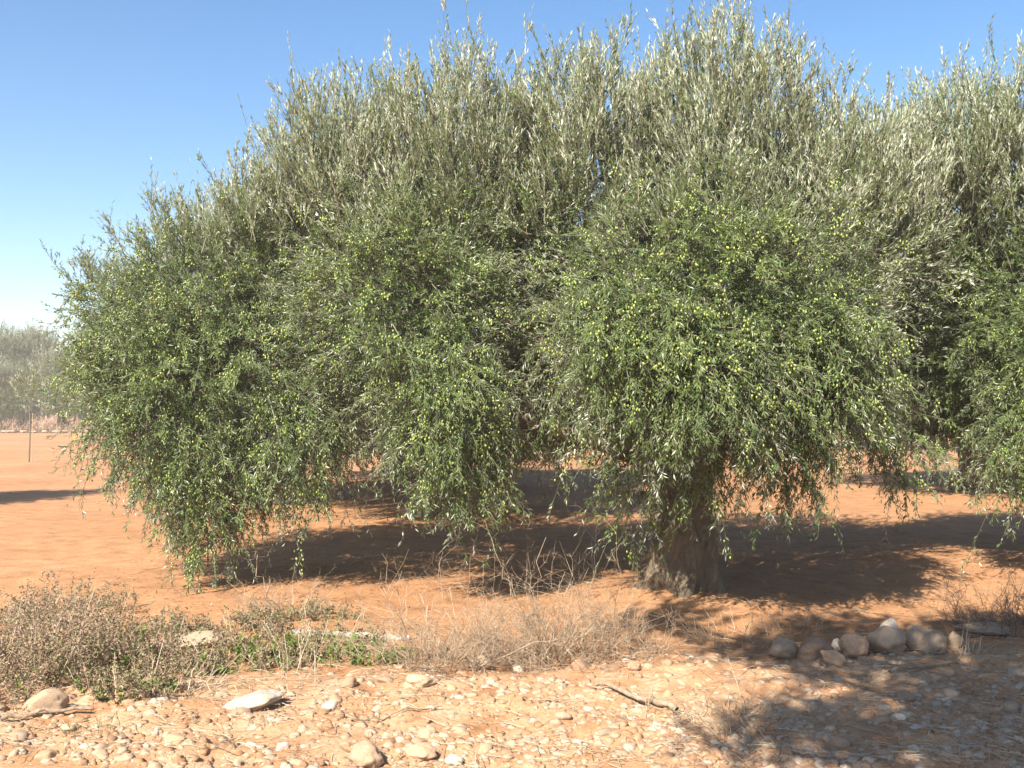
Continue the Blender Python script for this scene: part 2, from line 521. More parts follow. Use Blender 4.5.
def limb_buf(a, b, r0, r1, bow, seed, forks=5):
    """A bending limb from a to b with side forks."""
    r = np.random.default_rng(seed)
    a, b = np.array(a, float), np.array(b, float)
    t = np.linspace(0, 1, 14)
    L = np.linalg.norm(b - a)
    wig = np.stack([np.sin(t * 5 + seed), np.cos(t * 4.3 + 2 * seed), 0.6 * np.sin(t * 6.1 + 3 * seed)], 1) * 0.05 * L
    wig = wig * np.minimum(t * 4, 1)[:, None]
    wig -= wig[:1]
    P = a + (b - a) * t[:, None] + np.array([0, 0, 1.0]) * (bow * np.sin(t * PI))[:, None] + wig
    buf = Buf()
    V, q = tubes(P[None], (r0 + (r1 - r0) * t ** 0.8)[None] * (1 + 0.08 * np.sin(np.arange(14) * 2.1))[None], 10)
    buf.add(V, q, 0, 0.5, True)
    for k in range(forks):
        i = int(r.integers(4, 13))
        p0 = P[i]; dirn = nrm(nrm(b - a) * 0.7 + r.normal(0, 0.6, 3) + [0, 0, 0.3])
        ln = r.uniform(0.45, 0.95) * 0.42 * L
        ts = np.linspace(0, 1, 7)
        Q = p0 + dirn * (ln * ts)[:, None] + np.array([0, 0, 0.25 * ln]) * (ts ** 2)[:, None] + r.normal(0, 0.015, (7, 3)) * ts[:, None]
        rr = (r0 + (r1 - r0) * t[i] ** 0.8) * 0.6
        V, q = tubes(Q[None], np.linspace(rr, 0.006, 7)[None], 7)
        buf.add(V, q, 0, 0.5, True)
    return buf


# ------------------------------------------------------------------ light, sky
SUN_EL = math.radians(43)
AZ = math.radians(28)              # sun stands behind the camera, to its left
sun_dir = Vector((-math.sin(AZ) * math.cos(SUN_EL), -math.cos(AZ) * math.cos(SUN_EL), math.sin(SUN_EL)))
sd = bpy.data.lights.new("sun", "SUN")
sd.energy = 5.0
sd.angle = math.radians(0.53)
sd.color = (1.0, 0.93, 0.82)
so = bpy.data.objects.new("sun", sd)
COL.objects.link(so)
so.rotation_euler = (-sun_dir).to_track_quat("-Z", "Y").to_euler()

w = bpy.data.worlds.new("World")
sc.world = w
w.use_nodes = True
nt = w.node_tree
bg = nt.nodes["Background"]
sky = nt.nodes.new("ShaderNodeTexSky")
sky.sky_type = "NISHITA"
sky.sun_disc = False
sky.sun_elevation = SUN_EL
sky.sun_rotation = math.atan2(sun_dir.x, sun_dir.y)
sky.altitude = 50
sky.air_density = 1.0
sky.dust_density = 0.5
sky.ozone_density = 1.3
hs = nt.nodes.new("ShaderNodeHueSaturation")
hs.inputs["Saturation"].default_value = 1.25
nt.links.new(sky.outputs[0], hs.inputs["Color"])
nt.links.new(hs.outputs[0], bg.inputs[0])
bg.inputs[1].default_value = 0.075
vs = sc.view_settings
vs.view_transform = "Standard"
vs.look = "None"
vs.exposure = 1.5
vs.gamma = 1.0
vs.use_curve_mapping = False

sc.cycles.use_denoising = True
sc.cycles.max_bounces = 8
sc.cycles.diffuse_bounces = 4
sc.cycles.transmission_bounces = 4
sc.cycles.volume_bounces = 1
sc.cycles.sample_clamp_indirect = 6

# ------------------------------------------------------------------ ground: one sheet to the horizon
def axis(lo, hi, step, far_lo, far_hi):
    a = list(np.arange(lo, hi + 1e-6, step))
    s, x = step, hi
    while x < far_hi:
        s *= 1.13; x += s; a.append(x)
    s, x = step, lo
    while x > far_lo:
        s *= 1.13; x -= s; a.insert(0, x)
    return np.array(a)


gx, gy = axis(-6, 6, 0.04, -2500, 2500), axis(3.6, 13, 0.04, -400, 3500)
X, Y = np.meshgrid(gx, gy)
Zg = gz(X, Y)
V = np.stack([X, Y, Zg], -1).reshape(-1, 3)
idx = np.arange(len(V)).reshape(len(gy), len(gx))
q = np.stack([idx[:-1, :-1], idx[:-1, 1:], idx[1:, 1:], idx[1:, :-1]], -1).reshape(-1, 4)
b = Buf()
b.add(V, q, 0, 0.5, True)
me = b.mesh("ground", [M_GROUND])
va = me.attributes.new("verge", "FLOAT", "POINT")
va.data.foreach_set("value", rubble(X, Y).ravel().astype(np.float32))
g = link("ground", me)
g["kind"] = "structure"


# ------------------------------------------------------------------ the big olive tree
def L_(px, py, Y, rx, ry, rz, w=1.0, dr=0.0):
    p = at(px, py, Y)
    return (*p, rx, ry, rz, w, dr)


LOBES = [
    L_(215, 385, 9.5, 1.05, 1.25, 0.95, 1.0, 0.5),
    L_(212, 478, 9.0, 0.30, 0.36, 0.56, 1.2, 1.0),
    L_(300, 430, 8.9, 0.36, 0.4, 0.48, 1.1, 1.0),
    L_(138, 352, 9.6, 0.42, 0.6, 0.46, 1.0, 0.8),
    L_(216, 297, 10.0, 0.82, 1.0, 0.68, 1.0, 0.0),
    L_(92, 285, 10.2, 0.22, 0.3, 0.10, 0.6, 0.0),
    L_(128, 308, 10.0, 0.36, 0.5, 0.28, 0.8, 0.0),
    L_(415, 300, 8.9, 0.95, 1.15, 0.82, 1.0, 0.3),
    L_(448, 395, 8.1, 0.42, 0.5, 0.56, 1.2, 1.0),
    L_(465, 450, 8.2, 0.26, 0.25, 0.40, 1.2, 1.0),
    L_(712, 305, 8.2, 1.24, 1.30, 0.98, 1.0, 0.3),
    L_(622, 338, 7.4, 0.46, 0.5, 0.44, 1.1, 1.0),
    L_(705, 365, 7.2, 0.52, 0.5, 0.42, 1.2, 1.0),
    L_(810, 355, 7.6, 0.46, 0.55, 0.58, 1.1, 1.0),
    L_(785, 425, 7.8, 0.28, 0.3, 0.38, 1.0, 1.0),
    L_(272, 250, 9.8, 0.48, 0.8, 0.62, 0.9),
    L_(345, 195, 9.5, 0.72, 0.9, 0.78, 1.0),
    L_(455, 190, 9.3, 0.80, 1.0, 0.98, 1.0),
    L_(580, 185, 9.1, 0.82, 1.0, 0.98, 1.0),
    L_(715, 170, 8.9, 0.82, 1.0, 1.10, 1.0),
    L_(825, 225, 9.2, 0.68, 0.9, 1.00, 1.0),
    L_(400, 305, 10.9, 2.3, 1.2, 0.98, 0.7),
    L_(690, 295, 11.0, 1.75, 1.7, 1.1, 0.7),
    L_(878, 225, 9.7, 0.50, 0.8, 0.85, 0.9),
    L_(862, 385, 9.0, 0.24, 0.25, 0.46, 1.0, 1.0),
    L_(905, 450, 8.8, 0.12, 0.15, 0.36, 0.9, 1.0),
    L_(548, 405, 9.3, 0.30, 0.4, 0.30, 0.9, 1.0),
    L_(545, 390, 10.4, 0.60, 0.6, 0.40, 0.9, 0.7),
    L_(640, 490, 8.3, 0.22, 0.15, 0.32, 0.42, 1.0),
    L_(690, 440, 7.8, 0.34, 0.25, 0.24, 0.9, 1.0),
    L_(650, 430, 8.9, 0.42, 0.4, 0.26, 0.8, 1.0),
]
tx, ty = 1.42, 8.55
t0 = float(gz(tx, ty))
tree = thing("olive_tree", "big old olive tree laden with green olives, spreading over most of the view", "tree", (0, 0, 0))
tr = gnarled_trunk([(tx, ty, t0 - 0.15), (tx + 0.0, ty, 0.25), (tx + 0.07, ty, 0.6), (tx + 0.10, ty + 0.05, 1.0), (tx + 0.05, ty + 0.1, 1.35)],
                   [0.34, 0.27, 0.215, 0.21, 0.18], amp=0.32, flare=0.6, seed=1.3)
link("trunk", tr.mesh("trunk", [M_BARK]), tree)
fork = np.array([tx + 0.07, ty + 0.07, 1.1])
for k, (px, py, yy, r0, bow) in enumerate([(240, 330, 9.6, 0.13, 0.35), (400, 290, 9.2, 0.14, 0.25), (640, 270, 8.3, 0.12, 0.05),
                                           (520, 200, 9.4, 0.13, 0.2), (730, 190, 9.0, 0.15, 0.0), (830, 290, 9.0, 0.12, 0.15),
                                           (480, 300, 10.9, 0.12, 0.3), (760, 280, 10.6, 0.12, 0.2)]):
    e = at(px, py, yy)
    st = fork + np.array([0.08 * math.cos(k * 2.4), 0.08 * math.sin(k * 2.4), 0.05 * (k % 3) - 0.12])
    link("limb", limb_buf(st, e, r0, 0.025, bow, k + 3, 6).mesh("limb", [M_BARK]), tree)
cb, fr = crown(LOBES, 17000, n_fruit_br=4200, seed=3)
link("crown", cb.mesh("crown", [M_LEAF, M_TWIG]), tree)
# olives: the hundred nearest the camera as parts of their own, the rest in one part
iv, ifc = ico(2)
iv = iv * [0.0078, 0.0078, 0.0120]
ob = Buf(); ob.add(iv, ifc, 0, 0.7, True)
om = ob.mesh("olive", [M_OLIVE])
order = np.argsort(fr[:, 1])
for j in order[:100]:
    link("olive", om, tree, tuple(fr[j]), (rng.normal(0, 0.4), rng.normal(0, 0.4), 0))
rest = fr[order[100:]]
vs_, fs_ = ico(1)
vs_ = vs_ * [0.0078, 0.0078, 0.0124]
rb = Buf()
n = len(rest)
rb.add((rest[:, None] + vs_[None]).reshape(-1, 3), (np.arange(n)[:, None, None] * len(vs_) + fs_[None]).reshape(-1, 3), 0,
       np.repeat(rng.random(n), len(fs_)), True)
ro = link("olive_fruit", rb.mesh("olive_fruit", [M_OLIVE]), tree)
ro["kind"] = "stuff"

# ------------------------------------------------------------------ other olive trees share two crowns
def generic_lobes(seed, R=2.5, H=4.6):
    r = np.random.default_rng(seed)
    out = [(0, 0, 2.5, R * 0.85, R * 0.85, 1.25, 0.8, 0.2)]
    for k in range(7):
        a = k * 2 * PI / 7 + r.uniform(-0.3, 0.3)
        d = R * r.uniform(0.55, 0.75)
        out.append((d * math.cos(a), d * math.sin(a), r.uniform(1.7, 2.3), r.uniform(0.75, 1.0), r.uniform(0.75, 1.0), r.uniform(0.9, 1.25), 1.0, 0.6))
    for k in range(6):
        a = k * PI / 3 + r.uniform(-0.4, 0.4)
        d = R * r.uniform(0.2, 0.55)
        out.append((d * math.cos(a), d * math.sin(a), r.uniform(3.1, 3.7), r.uniform(0.7, 0.95), r.uniform(0.7, 0.95), r.uniform(0.7, 1.0), 1.0, 0.0))
    return out


crowns, trunks, limbs = [], [], []
for v in range(2):
    cb2, _ = crown(generic_lobes(20 + v), 4200, leaf=(0.074, 0.017), side=4, per_side=9, main_leaves=16, blen=(0.2, 0.5), seed=30 + v, view=False, upright=(2.4, 3.6))
    crowns.append(cb2.mesh("crown", [M_LEAF_B, M_TWIG]))
    trunks.append(gnarled_trunk([(0, 0, -0.2), (0.02, 0, 0.4), (0.05 - 0.1 * v, 0.03, 0.9), (0.0, 0, 1.3)], [0.36, 0.27, 0.22, 0.17],
                                sides=24, seg=26, amp=0.25, flare=0.6, seed=4.2 + v).mesh("trunk", [M_BARK]))
    ls = []
    for k in range(5):
        a = k * 2 * PI / 5 + 0.4 * v
        ls.append(limb_buf((0.06 * math.cos(a), 0.06 * math.sin(a), 1.1), (1.4 * math.cos(a), 1.4 * math.sin(a), 2.6 + 0.25 * (k % 3)), 0.11, 0.02, 0.1, 50 + k, 4).mesh("limb", [M_BARK]))
    limbs.append(ls)


def olive(x, y, v, rot, s, label, group=None, detail=True, sz=None):
    o = thing("olive_tree", label, "tree", (x, y, float(gz(x, y))), rot, group)
    o.scale = (s, s, sz or s)
    link("trunk", trunks[v], o)
    link("crown", crowns[v], o)
    if detail:
        for lm in limbs[v]:
            link("limb", lm, o)
    return o


RX, RY = 6.7, 10.4
rl = [L_(945, 190, 10.3, 0.62, 0.9, 0.85), L_(1020, 185, 10.1, 0.70, 1.0, 0.95), L_(1110, 175, 10.2, 0.8, 1.0, 1.0), L_(1200, 230, 10.3, 0.8, 1.0, 1.0),
      L_(930, 310, 10.8, 0.65, 0.9, 0.75), L_(965, 375, 10.9, 0.6, 0.8, 0.60, 1.0, 0.7), L_(1070, 330, 10.0, 1.2, 1.2, 1.0, 1.0, 0.3),
      L_(1022, 425, 9.5, 0.24, 0.4, 0.52, 1.1, 1.0), L_(1120, 420, 9.6, 0.5, 0.5, 0.6, 1.0, 1.0), L_(1230, 380, 10.2, 0.8, 0.9, 0.9, 1.0, 0.6),
      L_(1100, 300, 11.8, 1.9, 1.0, 1.1, 0.7)]
cbr, frr = crown(rl, 8500, leaf=(0.055, 0.0128), n_fruit_br=900, seed=14)
right = thing("olive_tree", "olive tree at the right edge whose silvery top merges with the big tree", "tree", (RX, RY, float(gz(RX, RY))))
link("trunk", trunks[0], right)
ro = Vector((-RX, -RY, -right.location.z))
link("crown", cbr.mesh("crown", [M_LEAF, M_TWIG]), right, ro)
for k, (px, py, yy) in enumerate([(960, 230, 10.4), (1080, 200, 10.2), (1080, 340, 9.9), (1210, 260, 10.4), (1120, 300, 11.6), (960, 350, 10.8)]):
    e = at(px, py, yy)
    link("limb", limb_buf((RX, RY, 1.1), e, 0.11, 0.02, 0.15, 130 + k, 5).mesh("limb", [M_BARK]), right, ro)
n = len(frr)
rb = Buf()
rb.add((frr[:, None] + vs_[None]).reshape(-1, 3), (np.arange(n)[:, None, None] * len(vs_) + fs_[None]).reshape(-1, 3), 0,
       np.repeat(rng.random(n), len(fs_)), True)
o = link("olive_fruit", rb.mesh("olive_fruit", [M_OLIVE]), right, ro)
o["kind"] = "stuff"
olive(9.4, 20.3, 1, 1.0, 1.35, "shaded olive tree standing behind the tree at the right edge", sz=1.12)
olive(-2.6, 23.0, 0, 2.0, 1.0, "olive tree standing behind the left half of the big tree")
olive(-1.1, 15.2, 1, 1.0, 1.08, "shaded olive tree close behind the gap between the two big lobes", sz=1.2)
olive(-3.9, 17.6, 1, 0.3, 0.95, "olive tree added for its shade, hidden behind the left lobe of the big tree", sz=1.15)  # hidden tree put in to darken sunlit soil strips left of centre
olive(-0.4, 20.6, 0, 2.6, 1.08, "olive tree added for shade two rows back, behind the gap between the two big lobes", sz=1.3)  # extra tree, added so its shadow covers the ground behind the centre
olive(2.5, 42.0, 1, 4.0, 1.1, "distant olive tree glimpsed under the big crown left of its trunk")
olive(15.5, 41.0, 0, 5.0, 1.1, "distant olive tree glimpsed below the right hand crowns")
olive(8.0, 47.0, 1, 0.6, 1.1, "distant olive tree glimpsed right of the big trunk")
olive(-10.7, 15.5, 1, 2.5, 0.58, "small olive tree just left of the view, its shadow reaching in", sz=0.95)
# roadside tree whose crown shades the right foreground
lob = [(ax - 0.503 * 4.6, ay - 0.947 * 4.6, 4.6, ar, ar, 0.4, 1, 0) for ax, ay, ar in
       [(3.1, 6.0, 0.65), (2.1, 5.95, 0.5), (2.7, 5.0, 0.65), (1.3, 4.6, 0.45), (3.9, 5.2, 0.8), (1.55, 6.5, 0.28), (3.6, 4.2, 0.9), (2.3, 4.1, 0.7), (4.4, 6.4, 0.6), (1.0, 7.3, 0.3), (2.3, 7.1, 0.4), (3.4, 7.1, 0.5), (1.9, 4.7, 0.5), (3.3, 6.6, 0.4)]]
cb3, _ = crown(lob, 2200, leaf=(0.074, 0.017), blen=(0.2, 0.5), seed=77, view=False, upright=(3.5, 5))
rt = thing("olive_tree", "roadside olive tree overhead, casting the dappled shade on the right rubble", "tree", (3.6, -1.6, 0))
link("trunk", gnarled_trunk([(0, 0, -0.2), (0, 0, 0.8), (-0.1, 0.1, 1.8), (-0.25, 0.2, 2.8)], [0.34, 0.24, 0.2, 0.15], amp=0.2, flare=0.5, seed=8.0).mesh("trunk", [M_BARK]), rt)
link("crown", cb3.mesh("crown", [M_LEAF_B, M_TWIG]), rt, (-3.6, 1.6, 0))
for k, l in enumerate(lob):
    link("limb", limb_buf((-0.22, 0.2, 2.6), (l[0] - 3.6, l[1] + 1.6, l[2]), 0.09, 0.02, 0.1, 90 + k, 4).mesh("limb", [M_BARK]), rt)

# far tree row beyond the open field on the left
for k, (px, yy, s, v, lab) in enumerate([
        (-30, 74, 1.35, 0, "far olive tree at the left frame edge beyond the open field"),
        (24, 80, 1.75, 1, "tallest far tree rising hazily above the row on the left"),
        (62, 73, 1.30, 1, "far olive tree in the hazy row, right of the tallest one"),
        (118, 75, 1.40, 0, "far olive tree in the row, half hidden by the big crown"),
        (-2, 72, 1.1, 0, "low far bushy olive in front of the row at far left"),
        (180, 78, 1.4, 1, "far olive tree in the row hidden behind the hanging branches"),
        ]):
    p = at(px, 432, yy)
    olive(p[0], yy, v, k * 1.3, s, lab, "far trees beyond the field", detail=False)


# sapling with stake
p = at(29, 462, 31.0)
sx_, sy_ = float(p[0]), 31.0
sap = thing("olive_sapling", "young staked olive sapling standing alone in the open red field", "sapling", (sx_, sy_, float(gz(sx_, sy_))))
cbs, _ = crown([(0, 0, 2.1, 0.45, 0.45, 0.6, 1, 0)], 60, leaf=(0.09, 0.02), side=4, per_side=8, main_leaves=12, seed=9, view=False, upright=(1.5, 2.4))
link("crown", cbs.mesh("crown", [M_LEAF_B, M_TWIG]), sap)
bb = Buf(); V, q = tubes(np.array([[(0, 0, -0.1), (0.02, 0, 0.9), (0, 0.02, 2.3)]]), np.array([[0.03, 0.022, 0.012]]), 8); bb.add(V, q, 0, 0.5, True)
link("stem", bb.mesh("stem", [M_TWIG]), sap)
bb = Buf(); V, q = tubes(np.array([[(0.1, 0, -0.2), (0.1, 0, 1.5)]]), np.array([[0.014, 0.012]]), 8); bb.add(V, q, 0, 0.9, True)
link("stake", bb.mesh("stake", [M_GREYTWIG]), sap)

# ------------------------------------------------------------------ stones
def stone_mesh(name, seed, sub=4, flat=0.0, facets=0):
    r = np.random.default_rng(seed)
    V, Fc = ico(sub)
    out = []
    off = Vector(r.uniform(0, 50, 3))
    for v in V:
        w_ = Vector(v)
        k = 1 + 0.34 * mnoise.noise(w_ * 1.2 + off) + 0.15 * mnoise.noise(w_ * 2.7 + off) + 0.05 * mnoise.noise(w_ * 6 + off) + 0.02 * mnoise.noise(w_ * 14 + off)
        out.append(np.array(v) * k)
    V = np.array(out)
    for _ in range(facets):
        d = nrm(r.normal(size=3)); h = r.uniform(0.62, 0.85)
        e = V @ d - h
        V = V - np.where(e > 0, e * 0.85, 0)[:, None] * d
    b = Buf(); b.add(V, Fc, 0, r.random(len(Fc)), True)
    return b


def put_stone(name, me, px, py, w_, h_, d_, label, cat, rot=(0, 0, 0), group=None, sink=0.25, lift=0.0):
    x, y = on_ground(px, py)
    o = thing(name, label, cat, (x, y, float(gz(x, y)) + h_ * (0.5 - sink) + lift), 0, group, me)
    o.scale = (w_ / 2, d_ / 2, h_ / 2)
    o.rotation_euler = rot
    return o


def smesh(seed, m, facets=0, sub=4):
    return stone_mesh("stone", seed, sub, facets=facets).mesh("stone", [M_ST[m]])


G_B = "boulders heaped along the right verge"
for args in [
    ("boulder", smesh(1, "grey", 2), 784, 656, 0.185, 0.134, 0.180, "dull grey brown boulder at the left end of the heap", "boulder", (0.1, 0, 0.3)),
    ("boulder", smesh(2, "rust"), 814, 656, 0.220, 0.143, 0.198, "rust orange rounded boulder, tilted, in the boulder heap", "boulder", (0, -0.25, 0.2)),
    ("boulder", smesh(3, "orange"), 834, 665, 0.158, 0.101, 0.126, "small tan oval boulder lying in front of the rust orange one", "boulder", (0, 0.35, -0.3)),
    ("boulder", smesh(4, "rust", 2), 855, 655, 0.202, 0.168, 0.198, "brown blocky boulder in the middle of the heap", "boulder", (0.1, 0.1, 0.8)),
    ("boulder", smesh(5, "grey", 4), 886, 652, 0.238, 0.202, 0.225, "large grey cracked boulder below the white capped one", "boulder", (0, 0, 0.5)),
    ("boulder", smesh(6, "white", 3), 890, 642, 0.150, 0.185, 0.126, "white stone peeking up behind the large grey boulder", "boulder", (0, 0, 0.1)),
    ("boulder", smesh(7, "grey"), 925, 652, 0.255, 0.185, 0.234, "biggest smooth round grey boulder at the right of the heap", "boulder", (0, 0.08, 0)),
    ("boulder", smesh(8, "pale", 5), 954, 648, 0.101, 0.143, 0.108, "small upright tan block beside the biggest round boulder", "boulder", (0.1, 0.05, 0.3)),
    ("boulder", smesh(9, "white", 3), 838, 650, 0.079, 0.092, 0.081, "little white stone wedged behind the tan oval boulder", "boulder", (0, 0, 0.3)),
    ("boulder", smesh(10, "grey", 4), 985, 632, 0.370, 0.084, 0.270, "flat grey slab in the shade right of the boulder heap", "boulder", (0, 0, 0.2)),
]:
    put_stone(*args, group=G_B, sink=0.18)

for args in [
    ("stone", smesh(11, "white", 9), 250, 708, 0.31, 0.10, 0.18, "bright white flat stone lying at the edge of the weeds", "stone", (0.05, -0.22, 0.25)),
    ("stone", smesh(12, "pale", 3), 44, 712, 0.21, 0.15, 0.18, "cream lump of stone at the foot of the left weeds", "stone", (0, 0.1, 0.3)),
    ("stone", smesh(13, "grey", 5), 193, 645, 0.42, 0.11, 0.26, "weathered grey flat rock half hidden among the left weeds", "stone", (0, -0.08, 0.1)),
    ("stone", smesh(14, "pale"), 365, 764, 0.155, 0.12, 0.14, "smooth round cream stone at the bottom centre of the view", "stone", (0, 0, 0)),
    ("stone", smesh(15, "white", 2), 453, 765, 0.075, 0.06, 0.06, "small white stone near the round cream one at the bottom", "stone", (0, 0, 0)),
    ("stone", smesh(16, "pale", 3), 421, 684, 0.16, 0.08, 0.12, "wide pale stone in front of the thorny bush", "stone", (0, 0.2, 0.3)),
    ("stone", smesh(17, "orange", 3), 581, 669, 0.12, 0.09, 0.1, "pale orange block at the right foot of the thorny bush", "stone", (0, 0.1, 0.6)),
    ("stone", smesh(18, "orange"), 634, 670, 0.075, 0.065, 0.07, "small round tan stone alone between bush and big trunk", "stone", (0, 0, 0)),
    ("stone", smesh(19, "white", 1), 519, 672, 0.075, 0.06, 0.07, "small cream stone tucked under the thorny bush", "stone", (0, 0, 0)),
    ("stone", smesh(20, "rust", 2), 421, 757, 0.14, 0.07, 0.12, "reddish half buried stone right of the round cream stone", "stone", (0, 0, 0)),
    ("stone", smesh(21, "grey", 3), 480, 668, 0.16, 0.10, 0.14, "dull grey stone buried in the middle of the thorny bush", "stone", (0, 0, 0)),
]:
    put_stone(*args, sink=0.25)

# rubble: largest stones one by one, small gravel as one mass
shapes = {}
for m in ("pale", "orange", "grey", "white"):
    shapes[m] = [smesh(100 + 7 * i + len(m), m, facets=2 + i % 4, sub=3) for i in range(5)]
r = np.random.default_rng(44)
placed = 0
tries = 0
spots = []
while placed < 230 and tries < 20000:
    tries += 1
    px, py = r.uniform(-20, 1044), r.uniform(655, 775)
    x, y = on_ground(px, py)
    if rubble(x, y) < r.uniform(0.3, 0.8):
        continue
    if (py < 700 and px < 330 and r.random() < 0.8) or (px < 360 and r.random() < 0.45):
        continue
    sz = 0.03 + 0.085 * r.random() ** 2.6
    if any((x - a) ** 2 + (y - b_) ** 2 < ((sz + c) * 0.5) ** 2 for a, b_, c in spots):
        continue
    spots.append((x, y, sz))
    c = r.choice(["pale", "orange", "grey", "white"], p=[0.48, 0.42, 0.07, 0.03])
    me = shapes[c][int(r.integers(5))]
    word = {"pale": "cream", "orange": "orange tinted", "grey": "dull grey", "white": "whitish"}[c]
    size = "bigger" if sz > 0.085 else ("middling" if sz > 0.055 else "small")
    if px > 760:
        place = "on the shaded right verge"
    elif px > 560:
        place = "around the dry grass heap"
    elif px > 300:
        place = "in front of the thorny bush"
    else:
        place = "in front of the left weeds"
    o = thing("stone", f"{size} {word} stone in the rubble {place}", "stone",
              (x, y, float(gz(x, y)) - sz * 0.02), 0, "stones strewn over the verge", me)
    o.scale = (sz * r.uniform(0.45, 0.62), sz * r.uniform(0.4, 0.55), sz * r.uniform(0.28, 0.42))
    o.rotation_euler = (r.normal(0, 0.2), r.normal(0, 0.2), r.uniform(0, 6.28))
    placed += 1

n = 9000
px, py = r.uniform(-40, 1064, n * 2), 640 + 140 * r.random(n * 2) ** 0.8
u, v = (px - 512) / F, (384 - py) / F
k = -CAM_H / (sp + v * cp)
x, y = u * k, (cp - v * sp) * k
kp = (rubble(x, y) > r.uniform(0.25, 0.9, n * 2)) & (vn(x * 2.3, y * 2.3, 71) + 0.5 + 0.6 * vn(x * 6, y * 6, 72) > r.uniform(0.0, 0.8, n * 2))
kp &= ~((x < -0.9) & (y > 5.6) & (r.random(n * 2) < 0.7))
x, y = x[kp][:n], y[kp][:n]
n = len(x)
sv, sf = ico(2)
sz = 0.004 + 0.030 * r.random(n) ** 3.6
jit = 1 + 0.16 * r.normal(0, 1, (n, len(sv), 1))
S3 = np.stack([r.uniform(0.8, 1.3, n), r.uniform(0.7, 1.1, n), r.uniform(0.45, 0.8, n)], 1)
a = r.uniform(0, 6.28, n)
VV = sv[None] * jit * S3[:, None] * sz[:, None, None]
ca, sa = np.cos(a)[:, None], np.sin(a)[:, None]
VV = np.stack([VV[..., 0] * ca - VV[..., 1] * sa, VV[..., 0] * sa + VV[..., 1] * ca, VV[..., 2]], -1)
VV += np.stack([x, y, gz(x, y) - sz * 0.14], 1)[:, None]
gb = Buf()
gb.add(VV.reshape(-1, 3), (np.arange(n)[:, None, None] * len(sv) + sf[None]).reshape(-1, 3), 0, np.repeat(r.random(n), len(sf)), True)
go = link("gravel", gb.mesh("gravel", [M_GRAVEL]))
go["kind"] = "stuff"; go["label"] = "pale gravel and stone chips over the red verge"; go["category"] = "gravel"

# ------------------------------------------------------------------ dry bushes, weeds, grasses
def stems(n, base_r, h, spread, K=6, arch=0.3, wig=0.05, ry=None, r0=0.0026, lean=(0, 0)):
    a = rng.uniform(0, 2 * PI, n); q_ = np.sqrt(rng.random(n))
    bx, by = base_r * q_ * np.cos(a), (ry or base_r) * q_ * np.sin(a)
    B = np.stack([bx, by, np.full(n, -0.03)], 1)
    out = np.stack([np.cos(a), np.sin(a), np.zeros(n)], 1)
    D = nrm(out * (rng.random(n) * spread)[:, None] + rng.normal(0, 0.3 * spread, (n, 3)) + [lean[0], lean[1], 0] + np.array([0, 0, 1.0]))
    L = h * rng.uniform(0.45, 1.15, n)
    t = np.linspace(0, 1, K)
    P = B[:, None] + D[:, None] * (L[:, None] * t)[..., None]
    P[:, :, 2] -= (arch * L * rng.random(n))[:, None] * t ** 2
    P += np.cumsum(rng.normal(0, wig, (n, K, 3)), 1) * L[:, None, None] * np.minimum(t * 2, 1)[None, :, None] * 0.5
    R = r0 * rng.uniform(0.6, 1.4, n)[:, None] * np.linspace(1, 0.35, K)[None]
    return P, R


def side_stems(P, R, per, ln, K=4, ang=0.9, thin=0.6):
    n, k, _ = P.shape
    i = np.repeat(np.arange(n), per)
    j = rng.integers(1, k - 1, len(i)); f = rng.random(len(i))
    p0 = P[i, j] * (1 - f)[:, None] + P[i, j + 1] * f[:, None]
    T = nrm(P[i, j + 1] - P[i, j])
    D = nrm(T + ang * rvec(len(i)))
    L = ln * rng.uniform(0.4, 1.2, len(i))
    t = np.linspace(0, 1, K)
    Q = p0[:, None] + D[:, None] * (L[:, None] * t)[..., None]
    Q += np.cumsum(rng.normal(0, 0.06, (len(i), K, 3)), 1) * L[:, None, None]
    RR = (R[i, j] * thin)[:, None] * np.linspace(1, 0.4, K)[None]
    return Q, RR


def flakes(P, per, L, W, mat, buf, tb=None, up=0.5):
    """Small leaves scattered along stems P."""
    n, k, _ = P.shape
    i = np.repeat(np.arange(n), per)
    j = rng.integers(0, k - 1, len(i)); f = rng.random(len(i))
    p0 = P[i, j] * (1 - f)[:, None] + P[i, j + 1] * f[:, None]
    m = len(i)
    V, fc = leaves(p0, rvec(m) + [0, 0, 0.3], rvec(m) + [0, 0, up], L * rng.uniform(0.6, 1.3, m), W * rng.uniform(0.6, 1.3, m), mid=0.5)
    t = np.repeat(rng.random(m) if tb is None else np.clip(rng.normal(tb, 0.25, m), 0, 1), 2)
    buf.add(V, fc, mat, t)


def thorn_bush(seed, r_, ry, h, n=70, per=7, mat=M_GREYTWIG, arch=0.4, r0=0.0032):
    global rng
    rng = np.random.default_rng(seed)
    b = Buf()
    P, R = stems(n, r_, h, 1.0, K=9, arch=arch, wig=0.10, ry=ry, r0=r0)
    V, q = tubes(P, R); b.add(V, q, 0, np.repeat(rng.random(n), 8 * 3))
    Q, RQ = side_stems(P, R, per, h * 0.36, K=5, thin=0.7)
    V, q = tubes(Q, RQ); b.add(V, q, 0, np.repeat(rng.random(len(Q)), 4 * 3))
    S, RS = side_stems(Q, RQ, 4, h * 0.13, K=3, ang=1.3, thin=0.8)
    V, q = tubes(S, RS); b.add(V, q, 0, np.repeat(rng.random(len(S)), 2 * 3))
    return b.mesh("thorn_bush", [mat])


